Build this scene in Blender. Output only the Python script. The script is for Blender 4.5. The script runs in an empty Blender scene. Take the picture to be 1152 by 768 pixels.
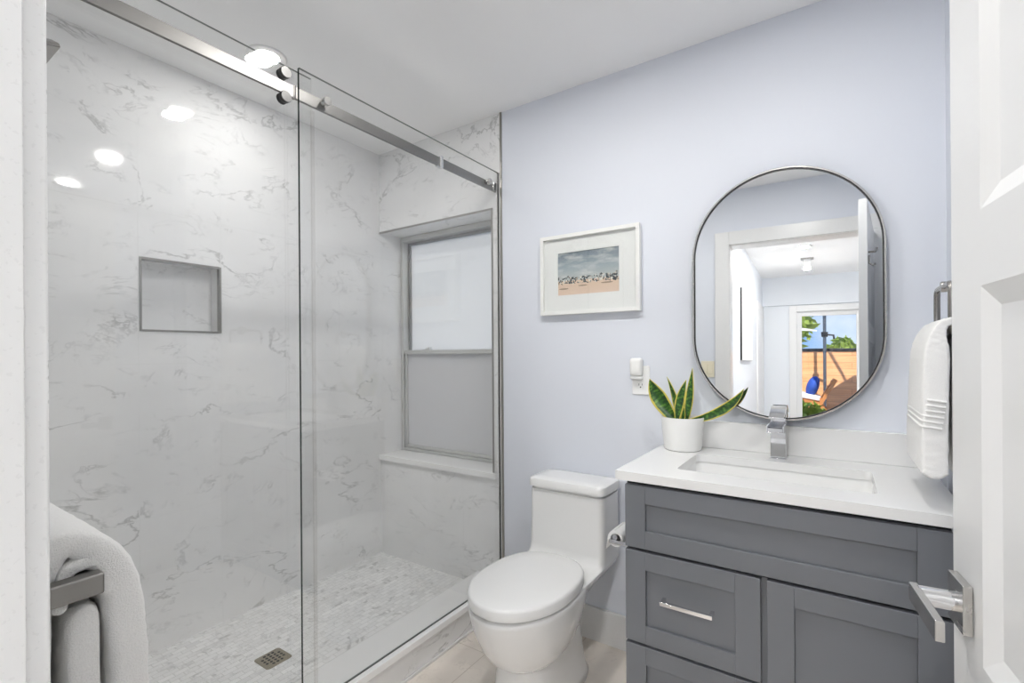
import bpy, bmesh, math, random
from mathutils import Vector, Matrix, noise
R = math.radians
S = bpy.context.scene
COL = S.collection
random.seed(7)

# ------------------------------------------------------------------ camera
EYE = 1.2516
yaw, roll = R(33.938), R(-0.3864)
Fv = Vector((-math.sin(yaw), math.cos(yaw), 0)); Rv = Vector((math.cos(yaw), math.sin(yaw), 0)); Uv = Vector((0, 0, 1))
R2 = Rv*math.cos(roll) + Uv*math.sin(roll); U2 = Uv*math.cos(roll) - Rv*math.sin(roll)
cam = bpy.data.cameras.new('camera'); camo = bpy.data.objects.new('camera', cam); COL.objects.link(camo)
m = Matrix.Identity(4)
for i in range(3):
    m[i][0] = R2[i]; m[i][1] = U2[i]; m[i][2] = -Fv[i]
m[0][3], m[1][3], m[2][3] = 0, 0, EYE
camo.matrix_world = m
cam.sensor_width = 36; cam.lens = 541.5/1152*36; cam.shift_y = 13.57/1152
cam.clip_start = 0.01; cam.clip_end = 200
S.camera = camo

# ------------------------------------------------------------------ light levels, colour
LAMP = 395          # radiance of the downlight lenses
SHOWER = 170
HALL = 520
DOORWAY_FILL = 880  # radiance of the added fill lamps outside the door
SUN = 6.5
SKY = 1.15
S.view_settings.view_transform = 'Standard'; S.view_settings.look = 'None'
S.view_settings.gamma = 1; S.view_settings.use_curve_mapping = False
S.view_settings.exposure = 0.12
S.cycles.max_bounces = 14; S.cycles.diffuse_bounces = 8; S.cycles.glossy_bounces = 8
S.cycles.transparent_max_bounces = 24; S.cycles.transmission_bounces = 8
S.cycles.sample_clamp_indirect = 6; S.cycles.caustics_reflective = False; S.cycles.caustics_refractive = False
S.cycles.use_denoising = True

# sky
W = bpy.data.worlds.new('sky'); S.world = W; W.use_nodes = True
nt = W.node_tree; nt.nodes.clear()
def N(nt, t, **k):
    n = nt.nodes.new(t)
    for a, v in k.items():
        if hasattr(n, a) and a not in ('inputs',): setattr(n, a, v)
    return n
tc = N(nt, 'ShaderNodeTexCoord'); sp = N(nt, 'ShaderNodeSeparateXYZ'); nt.links.new(tc.outputs['Generated'], sp.inputs[0])
rp = N(nt, 'ShaderNodeValToRGB'); nt.links.new(sp.outputs['Z'], rp.inputs[0])
rp.color_ramp.elements[0].position = 0; rp.color_ramp.elements[0].color = (.30, .52, .88, 1)
rp.color_ramp.elements[1].position = .45; rp.color_ramp.elements[1].color = (.08, .25, .68, 1)
nz = N(nt, 'ShaderNodeTexNoise'); nz.inputs['Scale'].default_value = 4; nz.inputs['Detail'].default_value = 6
nt.links.new(tc.outputs['Generated'], nz.inputs['Vector'])
r2 = N(nt, 'ShaderNodeValToRGB'); nt.links.new(nz.outputs[0], r2.inputs[0])
r2.color_ramp.elements[0].position = .5; r2.color_ramp.elements[0].color = (0, 0, 0, 1); r2.color_ramp.elements[1].position = .75
mx = N(nt, 'ShaderNodeMixRGB'); nt.links.new(r2.outputs[0], mx.inputs[0]); nt.links.new(rp.outputs[0], mx.inputs[1]); mx.inputs[2].default_value = (.95, .97, 1, 1)
bg = N(nt, 'ShaderNodeBackground'); bg.inputs[1].default_value = SKY; nt.links.new(mx.outputs[0], bg.inputs[0])
ow = N(nt, 'ShaderNodeOutputWorld'); nt.links.new(bg.outputs[0], ow.inputs[0])

sl = bpy.data.lights.new('sun', 'SUN'); sl.energy = SUN; sl.angle = R(.6); sl.color = (1, .95, .87)
so = bpy.data.objects.new('sun', sl); COL.objects.link(so)
so.rotation_euler = Vector((-.3, -1.35, -1.75)).to_track_quat('-Z', 'Y').to_euler(); so.location = (0, 0, 8)

# ------------------------------------------------------------------ materials
def new_mat(name):
    mt = bpy.data.materials.new(name); mt.use_nodes = True
    t = mt.node_tree; b = t.nodes['Principled BSDF']
    return mt, t, b
def simple(name, col, rough=.5, metal=0, spec=.5, bump=0, bscale=200, coat=0, aniso=None, emit=0):
    mt, t, b = new_mat(name)
    b.inputs['Base Color'].default_value = (*col, 1); b.inputs['Roughness'].default_value = rough
    b.inputs['Metallic'].default_value = metal; b.inputs['Specular IOR Level'].default_value = spec
    b.inputs['Coat Weight'].default_value = coat; b.inputs['Coat Roughness'].default_value = .05
    if emit:
        b.inputs['Emission Color'].default_value = (*col, 1); b.inputs['Emission Strength'].default_value = emit
    c = N(t, 'ShaderNodeTexCoord'); n = N(t, 'ShaderNodeTexNoise'); n.inputs['Scale'].default_value = bscale; n.inputs['Detail'].default_value = 3
    t.links.new(c.outputs['Object'], n.inputs['Vector'])
    if bump:
        bp = N(t, 'ShaderNodeBump'); bp.inputs['Strength'].default_value = bump; bp.inputs['Distance'].default_value = .002
        t.links.new(n.outputs[0], bp.inputs['Height']); t.links.new(bp.outputs[0], b.inputs['Normal'])
    else:   # tiny gloss variation
        mr = N(t, 'ShaderNodeMapRange'); mr.inputs[3].default_value = rough*.92; mr.inputs[4].default_value = min(1, rough*1.08)
        t.links.new(n.outputs[0], mr.inputs[0]); t.links.new(mr.outputs[0], b.inputs['Roughness'])
    return mt
def math_node(t, op, a, b=None, clamp=False):
    n = N(t, 'ShaderNodeMath', operation=op); n.use_clamp = clamp
    for i, v in enumerate((a, b)):
        if v is None: continue
        if isinstance(v, (int, float)): n.inputs[i].default_value = v
        else: t.links.new(v, n.inputs[i])
    return n.outputs[0]
def ramp(t, src, stops):
    n = N(t, 'ShaderNodeValToRGB'); t.links.new(src, n.inputs[0]); e = n.color_ramp.elements
    while len(e) < len(stops): e.new(.5)
    for k, (p, c) in zip(e, stops):
        k.position = p; k.color = (*c, 1) if len(c) == 3 else c
    return n.outputs[0]
def g1(v): return (v, v, v)
def mixc(t, f, a, b, mode='MIX'):
    n = N(t, 'ShaderNodeMixRGB', blend_type=mode)
    for i, v in enumerate((f, a, b)):
        if isinstance(v, (int, float)): n.inputs[i].default_value = v
        elif isinstance(v, tuple): n.inputs[i].default_value = (*v, 1)
        else: t.links.new(v, n.inputs[i])
    return n.outputs[0]

def marble(name, base, vein, rough, plane, tile, off=(0, 0), scale=1.0, grout=(.6, .6, .59), amount=.8, msz=.002, cloud=.04, seed=0., pertile=0., stag=0., wm=1.0):
    mt, t, b = new_mat(name)
    c = N(t, 'ShaderNodeTexCoord'); s = N(t, 'ShaderNodeSeparateXYZ'); t.links.new(c.outputs['Object'], s.inputs[0])
    cb = N(t, 'ShaderNodeCombineXYZ')
    u, v = {'yz': ('Y', 'Z'), 'xz': ('X', 'Z'), 'xy': ('X', 'Y'), 'yx': ('Y', 'X')}[plane]
    t.links.new(math_node(t, 'ADD', s.outputs[u], off[0]), cb.inputs[0]); t.links.new(math_node(t, 'ADD', s.outputs[v], off[1]), cb.inputs[1])
    br = N(t, 'ShaderNodeTexBrick'); br.offset = stag; br.squash = 1
    t.links.new(cb.outputs[0], br.inputs['Vector'])
    br.inputs['Scale'].default_value = 1; br.inputs['Brick Width'].default_value = tile[0]; br.inputs['Row Height'].default_value = tile[1]
    br.inputs['Mortar Size'].default_value = msz; br.inputs['Mortar Smooth'].default_value = .2; br.inputs['Bias'].default_value = 0
    br.inputs['Color1'].default_value = (0, 0, 0, 1); br.inputs['Color2'].default_value = (1, 1, 1, 1); br.inputs['Mortar'].default_value = (.5, .5, .5, 1)
    # veins: thin level lines of a warped noise, broken up by a second one, running on a diagonal
    mp = N(t, 'ShaderNodeMapping'); mp.inputs['Rotation'].default_value = (R(28), R(20), R(-28)); mp.inputs['Scale'].default_value = (1, 1.15, 1.9)
    mp.inputs['Location'].default_value = (seed, seed*.7, seed*1.3)
    src = c.outputs['Object']
    if pertile:
        va = N(t, 'ShaderNodeVectorMath', operation='SCALE'); t.links.new(br.outputs['Color'], va.inputs[0]); va.inputs['Scale'].default_value = pertile
        vb = N(t, 'ShaderNodeVectorMath', operation='ADD'); t.links.new(c.outputs['Object'], vb.inputs[0]); t.links.new(va.outputs[0], vb.inputs[1]); src = vb.outputs[0]
    t.links.new(src, mp.inputs[0])
    tot = None
    for (sc, wid, mlo, mhi, amp, ds) in ((1.5, .012, .47, .60, 1.0, .5), (3.4, .020, .50, .64, .62, 1.1)):
        n1 = N(t, 'ShaderNodeTexNoise'); n1.inputs['Scale'].default_value = sc*scale; n1.inputs['Detail'].default_value = 8; n1.inputs['Roughness'].default_value = .6; n1.inputs['Distortion'].default_value = ds
        t.links.new(mp.outputs[0], n1.inputs['Vector'])
        a = math_node(t, 'ABSOLUTE', math_node(t, 'SUBTRACT', n1.outputs[0], .5))
        line = math_node(t, 'SUBTRACT', 1, math_node(t, 'DIVIDE', a, wid*wm), clamp=True)
        n2 = N(t, 'ShaderNodeTexNoise'); n2.inputs['Scale'].default_value = sc*scale*1.7; n2.inputs['Detail'].default_value = 5; n2.inputs['Roughness'].default_value = .65
        t.links.new(mp.outputs[0], n2.inputs['Vector'])
        mr = N(t, 'ShaderNodeMapRange'); mr.inputs[1].default_value = mlo; mr.inputs[2].default_value = mhi; t.links.new(n2.outputs[0], mr.inputs[0])
        v1 = math_node(t, 'MULTIPLY', math_node(t, 'MULTIPLY', line, mr.outputs[0]), amp)
        tot = v1 if tot is None else math_node(t, 'MAXIMUM', tot, v1)
    tot = math_node(t, 'MULTIPLY', tot, amount, clamp=True)
    n3 = N(t, 'ShaderNodeTexNoise'); n3.inputs['Scale'].default_value = 2.2*scale; n3.inputs['Detail'].default_value = 3
    t.links.new(mp.outputs[0], n3.inputs['Vector'])
    lo = tuple(x*(1-cloud) for x in base); hi = tuple(min(1, x*(1+cloud)) for x in base)
    cl = ramp(t, n3.outputs[0], [(.3, lo), (.7, hi)])
    col = mixc(t, tot, cl, vein)
    col = mixc(t, br.outputs['Fac'], col, grout)
    t.links.new(col, b.inputs['Base Color'])
    b.inputs['Roughness'].default_value = rough
    bp = N(t, 'ShaderNodeBump'); bp.inputs['Strength'].default_value = .15; bp.inputs['Distance'].default_value = .001; bp.invert = True
    t.links.new(br.outputs['Fac'], bp.inputs['Height']); t.links.new(bp.outputs[0], b.inputs['Normal'])
    return mt

def glass_mat(name, tint, refl=1.0):
    mt = bpy.data.materials.new(name); mt.use_nodes = True; t = mt.node_tree; t.nodes.clear()
    g = N(t, 'ShaderNodeNewGeometry')
    d = N(t, 'ShaderNodeVectorMath', operation='DOT_PRODUCT'); t.links.new(g.outputs['Normal'], d.inputs[0]); t.links.new(g.outputs['Incoming'], d.inputs[1])
    a = math_node(t, 'ABSOLUTE', d.outputs['Value'])
    p = math_node(t, 'POWER', math_node(t, 'SUBTRACT', 1, a), 5)
    f = math_node(t, 'MULTIPLY', math_node(t, 'ADD', math_node(t, 'MULTIPLY', p, .96), .04), refl, clamp=True)
    tr = N(t, 'ShaderNodeBsdfTransparent'); tr.inputs[0].default_value = (*tint, 1)
    gl = N(t, 'ShaderNodeBsdfGlossy'); gl.inputs['Roughness'].default_value = 0; gl.inputs[0].default_value = (1, 1, 1, 1)
    mixs = N(t, 'ShaderNodeMixShader'); t.links.new(f, mixs.inputs[0]); t.links.new(tr.outputs[0], mixs.inputs[1]); t.links.new(gl.outputs[0], mixs.inputs[2])
    o = N(t, 'ShaderNodeOutputMaterial'); t.links.new(mixs.outputs[0], o.inputs[0])
    return mt
def frosted(name, col, trans):
    mt = bpy.data.materials.new(name); mt.use_nodes = True; t = mt.node_tree; t.nodes.clear()
    b = N(t, 'ShaderNodeBsdfPrincipled'); b.inputs['Base Color'].default_value = (*col, 1); b.inputs['Roughness'].default_value = .12
    tl = N(t, 'ShaderNodeBsdfTranslucent'); tl.inputs[0].default_value = (.86, .84, .80, 1)
    c = N(t, 'ShaderNodeTexCoord'); n = N(t, 'ShaderNodeTexNoise'); n.inputs['Scale'].default_value = 3; t.links.new(c.outputs['Object'], n.inputs['Vector'])
    mr = N(t, 'ShaderNodeMapRange'); mr.inputs[3].default_value = trans*.92; mr.inputs[4].default_value = trans*1.08; t.links.new(n.outputs[0], mr.inputs[0])
    mixs = N(t, 'ShaderNodeMixShader'); t.links.new(mr.outputs[0], mixs.inputs[0]); t.links.new(b.outputs[0], mixs.inputs[1]); t.links.new(tl.outputs[0], mixs.inputs[2])
    o = N(t, 'ShaderNodeOutputMaterial'); t.links.new(mixs.outputs[0], o.inputs[0])
    return mt
def fabric(name, col, scale=420, bump=.7, ribs=None):
    mt, t, b = new_mat(name)
    b.inputs['Roughness'].default_value = .95; b.inputs['Specular IOR Level'].default_value = .15
    b.inputs['Sheen Weight'].default_value = .4; b.inputs['Sheen Roughness'].default_value = .5
    c = N(t, 'ShaderNodeTexCoord'); n = N(t, 'ShaderNodeTexNoise'); n.inputs['Scale'].default_value = scale; n.inputs['Detail'].default_value = 4; n.inputs['Roughness'].default_value = .7
    t.links.new(c.outputs['Object'], n.inputs['Vector'])
    t.links.new(ramp(t, n.outputs[0], [(.3, tuple(x*.9 for x in col)), (.7, col)]), b.inputs['Base Color'])
    bp = N(t, 'ShaderNodeBump'); bp.inputs['Strength'].default_value = bump; bp.inputs['Distance'].default_value = .003
    t.links.new(n.outputs[0], bp.inputs['Height']); t.links.new(bp.outputs[0], b.inputs['Normal'])
    return mt
def brushed(name, col, rough, axis_scale):
    mt, t, b = new_mat(name)
    b.inputs['Base Color'].default_value = (*col, 1); b.inputs['Metallic'].default_value = 1
    c = N(t, 'ShaderNodeTexCoord'); mp = N(t, 'ShaderNodeMapping'); mp.inputs['Scale'].default_value = axis_scale; t.links.new(c.outputs['Object'], mp.inputs[0])
    n = N(t, 'ShaderNodeTexNoise'); n.inputs['Scale'].default_value = 60; n.inputs['Detail'].default_value = 4; t.links.new(mp.outputs[0], n.inputs['Vector'])
    mr = N(t, 'ShaderNodeMapRange'); mr.inputs[3].default_value = rough*.7; mr.inputs[4].default_value = rough*1.3; t.links.new(n.outputs[0], mr.inputs[0]); t.links.new(mr.outputs[0], b.inputs['Roughness'])
    return mt

M = {}
M['paint'] = simple('pale_blue_paint', (.70, .727, .788), .55, bump=.05, bscale=350)
M['hallpaint'] = simple('pale_hall_paint', (.72, .75, .79), .55, bump=.05, bscale=350)
M['ceil'] = simple('ceiling_white', (.90, .90, .90), .7, bump=.04, bscale=300)
M['trim'] = simple('white_trim_paint', (.74, .74, .735), .28)
M['door'] = simple('white_door_paint', (.72, .72, .715), .3)
M['tileL'] = marble('marble_tile_side', (.79, .79, .787), (.37, .37, .365), .07, 'yz', (.305, .61), (-.745+.305*8, .0), grout=(.765, .765, .76), amount=.72)
M['tileB'] = marble('marble_tile_back', (.79, .79, .787), (.37, .37, .365), .07, 'xz', (.305, .61), (.305*10+.1, .0), grout=(.765, .765, .76), amount=.72, seed=3.1)
M['mosaic'] = marble('marble_mosaic', (.82, .82, .815), (.36, .36, .355), .3, 'yx', (.05, .025), (5, 5), scale=1.9, wm=2.2, grout=(.62, .62, .60), amount=.75, msz=.0012, cloud=.09, pertile=.35, stag=.5)
M['floor'] = marble('beige_marble_floor', (.82, .755, .685), (.46, .41, .37), .25, 'xy', (.30, .60), (6.02, 6.2), scale=1.7, grout=(.62, .55, .48), amount=.5, cloud=.10, seed=5.)
M['quartz'] = simple('white_quartz', (.745, .745, .74), .16, spec=.5)
M['slab'] = simple('white_stone_slab', (.85, .85, .845), .22)
M['porc'] = simple('white_porcelain', (.77, .77, .762), .06, coat=.5)
M['seat'] = simple('white_seat_plastic', (.75, .75, .742), .14)
M['grey'] = simple('grey_lacquer', (.142, .150, .165), .36)
M['dark'] = simple('dark_gap', (.012, .012, .013), .7)
M['chrome'] = simple('chrome', (.72, .72, .73), .07, metal=1)
M['nickel'] = brushed('brushed_nickel', (.24, .233, .225), .44, (1, .04, 1))
M['steel'] = brushed('brushed_steel', (.56, .55, .53), .25, (1, .03, 1))
M['schluter'] = simple('dark_edge_trim', (.30, .29, .27), .3, metal=.8)
M['black'] = simple('black_paint', (.015, .015, .016), .35)
M['rubber'] = simple('black_rubber', (.02, .02, .02), .5)
M['mirror'] = simple('mirror_silver', (.93, .94, .94), .0, metal=1)
M['glass'] = glass_mat('clear_glass', (.978, .980, .979))
M['glassedge'] = simple('green_glass_edge', (.012, .035, .03), .15)
M['edgesoft'] = simple('grey_glass_edge', (.20, .22, .21), .2)
M['clearseal'] = glass_mat('clear_seal', (.95, .945, .94))
M['doorglass'] = glass_mat('window_glass', (.98, .985, .98), .6)
M['frost'] = frosted('frosted_glass', (.70, .72, .74), .5)
M['frost2'] = frosted('grey_screened_glass', (.64, .64, .65), .13)
M['alu'] = simple('window_aluminium', (.62, .62, .60), .35, metal=.5)
M['alud'] = simple('window_track_grey', (.33, .33, .33), .4, metal=.5)
M['towel'] = fabric('white_terry', (.86, .855, .84), 520, .9)
M['towel2'] = fabric('white_waffle', (.86, .855, .84), 700, .5)
M['paper'] = fabric('tissue_paper', (.86, .86, .85), 900, .2)
M['frame'] = simple('white_frame', (.83, .83, .81), .35)
M['mat'] = simple('white_mat_board', (.86, .86, .855), .8)
M['pot'] = simple('white_ceramic_pot', (.80, .80, .785), .55, bump=.08, bscale=120)
M['soil'] = fabric('dark_soil', (.05, .035, .025), 200, 1)
M['plastic'] = simple('white_plastic', (.84, .84, .83), .3)
M['ivory'] = simple('ivory_plastic', (.78, .72, .56), .35)
M['lampglow'] = simple('lamp_glow', (1, .985, .955), .5, emit=LAMP)
M['showerglow'] = simple('shower_lamp_glow', (1, .985, .955), .5, emit=SHOWER)
M['fillglow'] = simple('doorway_fill_glow', (1, .99, .975), .5, emit=DOORWAY_FILL)  # glow of the added hallway fill lamps
M['hallglow'] = simple('hall_lamp_glow', (1, .985, .96), .5, emit=HALL)
M['cap'] = simple('satin_steel', (.10, .098, .096), .45, metal=1)
M['gun'] = simple('dark_nickel', (.30, .285, .27), .25, metal=1)
M['drain'] = simple('bronze_drain', (.32, .29, .22), .35, metal=.8)
M['deck'] = simple('patio_stone', (.42, .36, .30), .8)
M['wood'] = simple('teak_wood', (.55, .22, .07), .5)
M['bluecloth'] = simple('blue_cloth', (.03, .09, .42), .8)
M['whitecloth'] = simple('white_cloth', (.8, .8, .8), .8)
M['leaf'] = simple('tree_leaf', (.34, .46, .07), .6)
M['bark'] = simple('bark', (.12, .08, .05), .9)
M['stucco'] = simple('outer_stucco', (.6, .58, .55), .9)
M['woodfloor'] = simple('hall_wood_floor', (.58, .52, .46), .4)

# fence boards
def mk_fence():
    mt, t, b = new_mat('fence_boards')
    c = N(t, 'ShaderNodeTexCoord'); s = N(t, 'ShaderNodeSeparateXYZ'); t.links.new(c.outputs['Object'], s.inputs[0])
    cb = N(t, 'ShaderNodeCombineXYZ'); t.links.new(math_node(t, 'ADD', s.outputs['X'], 20), cb.inputs[0]); t.links.new(s.outputs['Z'], cb.inputs[1])
    br = N(t, 'ShaderNodeTexBrick'); br.offset = .4; t.links.new(cb.outputs[0], br.inputs['Vector']); br.inputs['Scale'].default_value = 1
    br.inputs['Brick Width'].default_value = 2.4; br.inputs['Row Height'].default_value = .14; br.inputs['Mortar Size'].default_value = .004
    br.inputs['Color1'].default_value = (.78, .36, .15, 1); br.inputs['Color2'].default_value = (.90, .47, .22, 1); br.inputs['Mortar'].default_value = (.25, .1, .04, 1)
    mp = N(t, 'ShaderNodeMapping'); mp.inputs['Scale'].default_value = (1, 1, 14); t.links.new(c.outputs['Object'], mp.inputs[0])
    n = N(t, 'ShaderNodeTexNoise'); n.inputs['Scale'].default_value = 1.6; n.inputs['Detail'].default_value = 4; t.links.new(mp.outputs[0], n.inputs['Vector'])
    t.links.new(mixc(t, .5, br.outputs['Color'], ramp(t, n.outputs[0], [(.35, (.62, .28, .11)), (.65, (.95, .5, .24))])), b.inputs['Base Color'])
    b.inputs['Roughness'].default_value = .7
    return mt
M['fence'] = mk_fence()

def mk_print():     # beach print, u across, v up (UV map)
    mt, t, b = new_mat('beach_print')
    uv = N(t, 'ShaderNodeUVMap'); s = N(t, 'ShaderNodeSeparateXYZ'); t.links.new(uv.outputs[0], s.inputs[0])
    u, v = s.outputs['X'], s.outputs['Y']
    mp = N(t, 'ShaderNodeMapping'); mp.inputs['Scale'].default_value = (3.0, 6.5, 1); t.links.new(uv.outputs[0], mp.inputs[0])
    n = N(t, 'ShaderNodeTexNoise'); n.inputs['Scale'].default_value = 1.0; n.inputs['Detail'].default_value = 6; n.inputs['Roughness'].default_value = .55; t.links.new(mp.outputs[0], n.inputs['Vector'])
    sky = ramp(t, v, [(.42, (.46, .50, .50)), (.62, (.36, .42, .46)), (1, (.19, .23, .27))])
    sky = mixc(t, math_node(t, 'MULTIPLY', ramp(t, n.outputs[0], [(.47, g1(0)), (.68, g1(1))]), .8), sky, (.66, .67, .66))
    sand = ramp(t, v, [(0, (.78, .60, .49)), (.3, (.74, .56, .42))])
    n2 = N(t, 'ShaderNodeTexNoise'); n2.inputs['Scale'].default_value = 60; t.links.new(uv.outputs[0], n2.inputs['Vector'])
    isand = math_node(t, 'LESS_THAN', v, .335)
    col = mixc(t, isand, sky, sand)
    # crowd: dark and pale specks in a band along the horizon
    vo = N(t, 'ShaderNodeTexVoronoi'); mp2 = N(t, 'ShaderNodeMapping'); mp2.inputs['Scale'].default_value = (44, 26, 1); t.links.new(uv.outputs[0], mp2.inputs[0]); t.links.new(mp2.outputs[0], vo.inputs['Vector']); vo.inputs['Scale'].default_value = 1
    n3 = N(t, 'ShaderNodeTexNoise'); mp3 = N(t, 'ShaderNodeMapping'); mp3.inputs['Scale'].default_value = (13, 3, 1); t.links.new(uv.outputs[0], mp3.inputs[0]); t.links.new(mp3.outputs[0], n3.inputs['Vector']); n3.inputs['Scale'].default_value = 1
    top = math_node(t, 'ADD', .33, math_node(t, 'MULTIPLY', n3.outputs[0], .18)); bot = math_node(t, 'SUBTRACT', .33, math_node(t, 'MULTIPLY', n3.outputs[0], .13))
    band = math_node(t, 'MULTIPLY', math_node(t, 'LESS_THAN', v, top), math_node(t, 'GREATER_THAN', v, bot))
    sc = N(t, 'ShaderNodeSeparateXYZ'); t.links.new(vo.outputs['Color'], sc.inputs[0])
    pick = math_node(t, 'GREATER_THAN', sc.outputs['X'], .35)
    cc = ramp(t, sc.outputs['Y'], [(0, (.03, .04, .05)), (.6, (.08, .09, .10)), (.75, (.5, .42, .34)), (.9, (.75, .72, .66))])
    col = mixc(t, math_node(t, 'MULTIPLY', band, pick), col, cc)
    # long soft parasol shadows printed on the sand
    for (cu, cv, ru, rv) in ((.10, .15, .08, .018), (.42, .20, .075, .016), (.81, .22, .095, .018)):
        e = math_node(t, 'ADD', math_node(t, 'POWER', math_node(t, 'DIVIDE', math_node(t, 'ABSOLUTE', math_node(t, 'SUBTRACT', u, cu)), ru), 2), math_node(t, 'POWER', math_node(t, 'DIVIDE', math_node(t, 'ABSOLUTE', math_node(t, 'SUBTRACT', v, cv)), rv), 2))
        col = mixc(t, math_node(t, 'MULTIPLY', math_node(t, 'LESS_THAN', e, 1), .85), col, (.30, .22, .15))
    e = math_node(t, 'MULTIPLY', math_node(t, 'LESS_THAN', math_node(t, 'ABSOLUTE', math_node(t, 'SUBTRACT', u, .86)), .004), math_node(t, 'MULTIPLY', math_node(t, 'GREATER_THAN', v, .22), math_node(t, 'LESS_THAN', v, .42)))
    col = mixc(t, e, col, (.15, .13, .12))
    t.links.new(col, b.inputs['Base Color']); b.inputs['Roughness'].default_value = .5
    return mt
M['print'] = mk_print()

def mk_snake():
    mt, t, b = new_mat('snake_plant_leaf')
    uv = N(t, 'ShaderNodeUVMap'); s = N(t, 'ShaderNodeSeparateXYZ'); t.links.new(uv.outputs[0], s.inputs[0])
    c = N(t, 'ShaderNodeTexCoord')
    n = N(t, 'ShaderNodeTexNoise'); n.inputs['Scale'].default_value = 45; n.inputs['Detail'].default_value = 3; t.links.new(c.outputs['Object'], n.inputs['Vector'])
    w = N(t, 'ShaderNodeTexNoise'); mp = N(t, 'ShaderNodeMapping'); mp.inputs['Scale'].default_value = (2, 16, 1); t.links.new(uv.outputs[0], mp.inputs[0]); t.links.new(mp.outputs[0], w.inputs['Vector']); w.inputs['Scale'].default_value = 1; w.inputs['Detail'].default_value = 4
    green = ramp(t, w.outputs[0], [(.35, (.008, .032, .010)), (.50, (.02, .09, .012)), (.66, (.12, .27, .03))])
    e = math_node(t, 'ABSOLUTE', math_node(t, 'SUBTRACT', s.outputs['X'], .5))
    e = math_node(t, 'ADD', e, math_node(t, 'MULTIPLY', math_node(t, 'SUBTRACT', n.outputs[0], .5), .10))
    col = mixc(t, ramp(t, e, [(.385, g1(0)), (.42, g1(1))]), green, (.62, .53, .10))
    t.links.new(col, b.inputs['Base Color']); b.inputs['Roughness'].default_value = .35
    return mt
M['snake'] = mk_snake()

# ------------------------------------------------------------------ mesh helpers
class B:
    def __init__(self): self.v = []; self.f = []; self.mi = []; self.uv = {}
    def add(self, vs, fs, mi=0):
        o = len(self.v); self.v += [Vector(p) for p in vs]
        for f in fs: self.f.append([i+o for i in f]); self.mi.append(mi)
        return o
    def box(self, x0, x1, y0, y1, z0, z1, mi=0):
        self.add([(x0, y0, z0), (x1, y0, z0), (x1, y1, z0), (x0, y1, z0), (x0, y0, z1), (x1, y0, z1), (x1, y1, z1), (x0, y1, z1)],
                 [(0, 3, 2, 1), (4, 5, 6, 7), (0, 1, 5, 4), (1, 2, 6, 5), (2, 3, 7, 6), (3, 0, 4, 7)], mi); return self
    def loft(self, rings, cap=True, mi=0, closed=True):
        n = len(rings[0]); vs = [p for r in rings for p in r]; fs = []
        for a in range(len(rings)-1):
            for i in range(n if closed else n-1):
                j = (i+1) % n; fs.append((a*n+i, a*n+j, (a+1)*n+j, (a+1)*n+i))
        if cap: fs.append(tuple(range(n-1, -1, -1))); fs.append(tuple((len(rings)-1)*n+i for i in range(n)))
        self.add(vs, fs, mi); return self
    def tube(self, path, r, n=12, mi=0, square=False):
        path = [Vector(p) for p in path]; rings = []
        up = None
        for k, p in enumerate(path):
            d = ((path[min(k+1, len(path)-1)] - p).normalized() + (p - path[max(k-1, 0)]).normalized()).normalized()
            if up is None: up = Vector((0, 0, 1)) if abs(d.z) < .9 else Vector((1, 0, 0))
            a = d.cross(up).normalized(); b = a.cross(d).normalized(); up = b
            rr = r[k] if isinstance(r, (list, tuple)) else r
            if square: rings.append([p + a*rr*sx + b*rr*sy for sx, sy in ((1, 1), (-1, 1), (-1, -1), (1, -1))])
            else: rings.append([p + a*rr*math.cos(2*math.pi*i/n) + b*rr*math.sin(2*math.pi*i/n) for i in range(n)])
        return self.loft(rings, mi=mi)
    def lathe(self, prof, c=(0, 0, 0), axis='z', n=40, mi=0, cap=True):
        rings = []
        for r, h in prof:
            ring = []
            for i in range(n):
                a = 2*math.pi*i/n; p, q = r*math.cos(a), r*math.sin(a)
                ring.append({'z': (c[0]+p, c[1]+q, c[2]+h), 'x': (c[0]+h, c[1]+p, c[2]+q), 'y': (c[0]+q, c[1]+h, c[2]+p)}[axis])
            rings.append(ring)
        return self.loft(rings, cap=cap, mi=mi)
    def make(self, name, mats, parent=None, origin=None, bevel=0, seg=2, smooth=True, ang=35, subsurf=0):
        if not isinstance(mats, (list, tuple)): mats = [mats]
        if origin is None: origin = Vector(parent['o']) if (parent is not None and 'o' in parent) else Vector((0, 0, 0))
        me = bpy.data.meshes.new(name); me.from_pydata([tuple(p - Vector(origin)) for p in self.v], [], self.f)
        for mm in mats: me.materials.append(M[mm] if isinstance(mm, str) else mm)
        for p, i in zip(me.polygons, self.mi): p.material_index = i
        bm = bmesh.new(); bm.from_mesh(me); bmesh.ops.recalc_face_normals(bm, faces=bm.faces); bm.to_mesh(me); bm.free()
        if smooth:
            for p in me.polygons: p.use_smooth = True
            if not subsurf: me.set_sharp_from_angle(angle=R(ang))
        o = bpy.data.objects.new(name, me); COL.objects.link(o)
        if parent is not None:
            o.parent = parent
            if 'o' in parent: pass
        else: o.location = origin
        if bevel:
            md = o.modifiers.new('bevel', 'BEVEL'); md.width = bevel; md.segments = seg; md.limit_method = 'ANGLE'; md.angle_limit = R(40); md.harden_normals = True
        if subsurf:
            md = o.modifiers.new('sub', 'SUBSURF'); md.levels = subsurf; md.render_levels = subsurf
        return o

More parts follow.
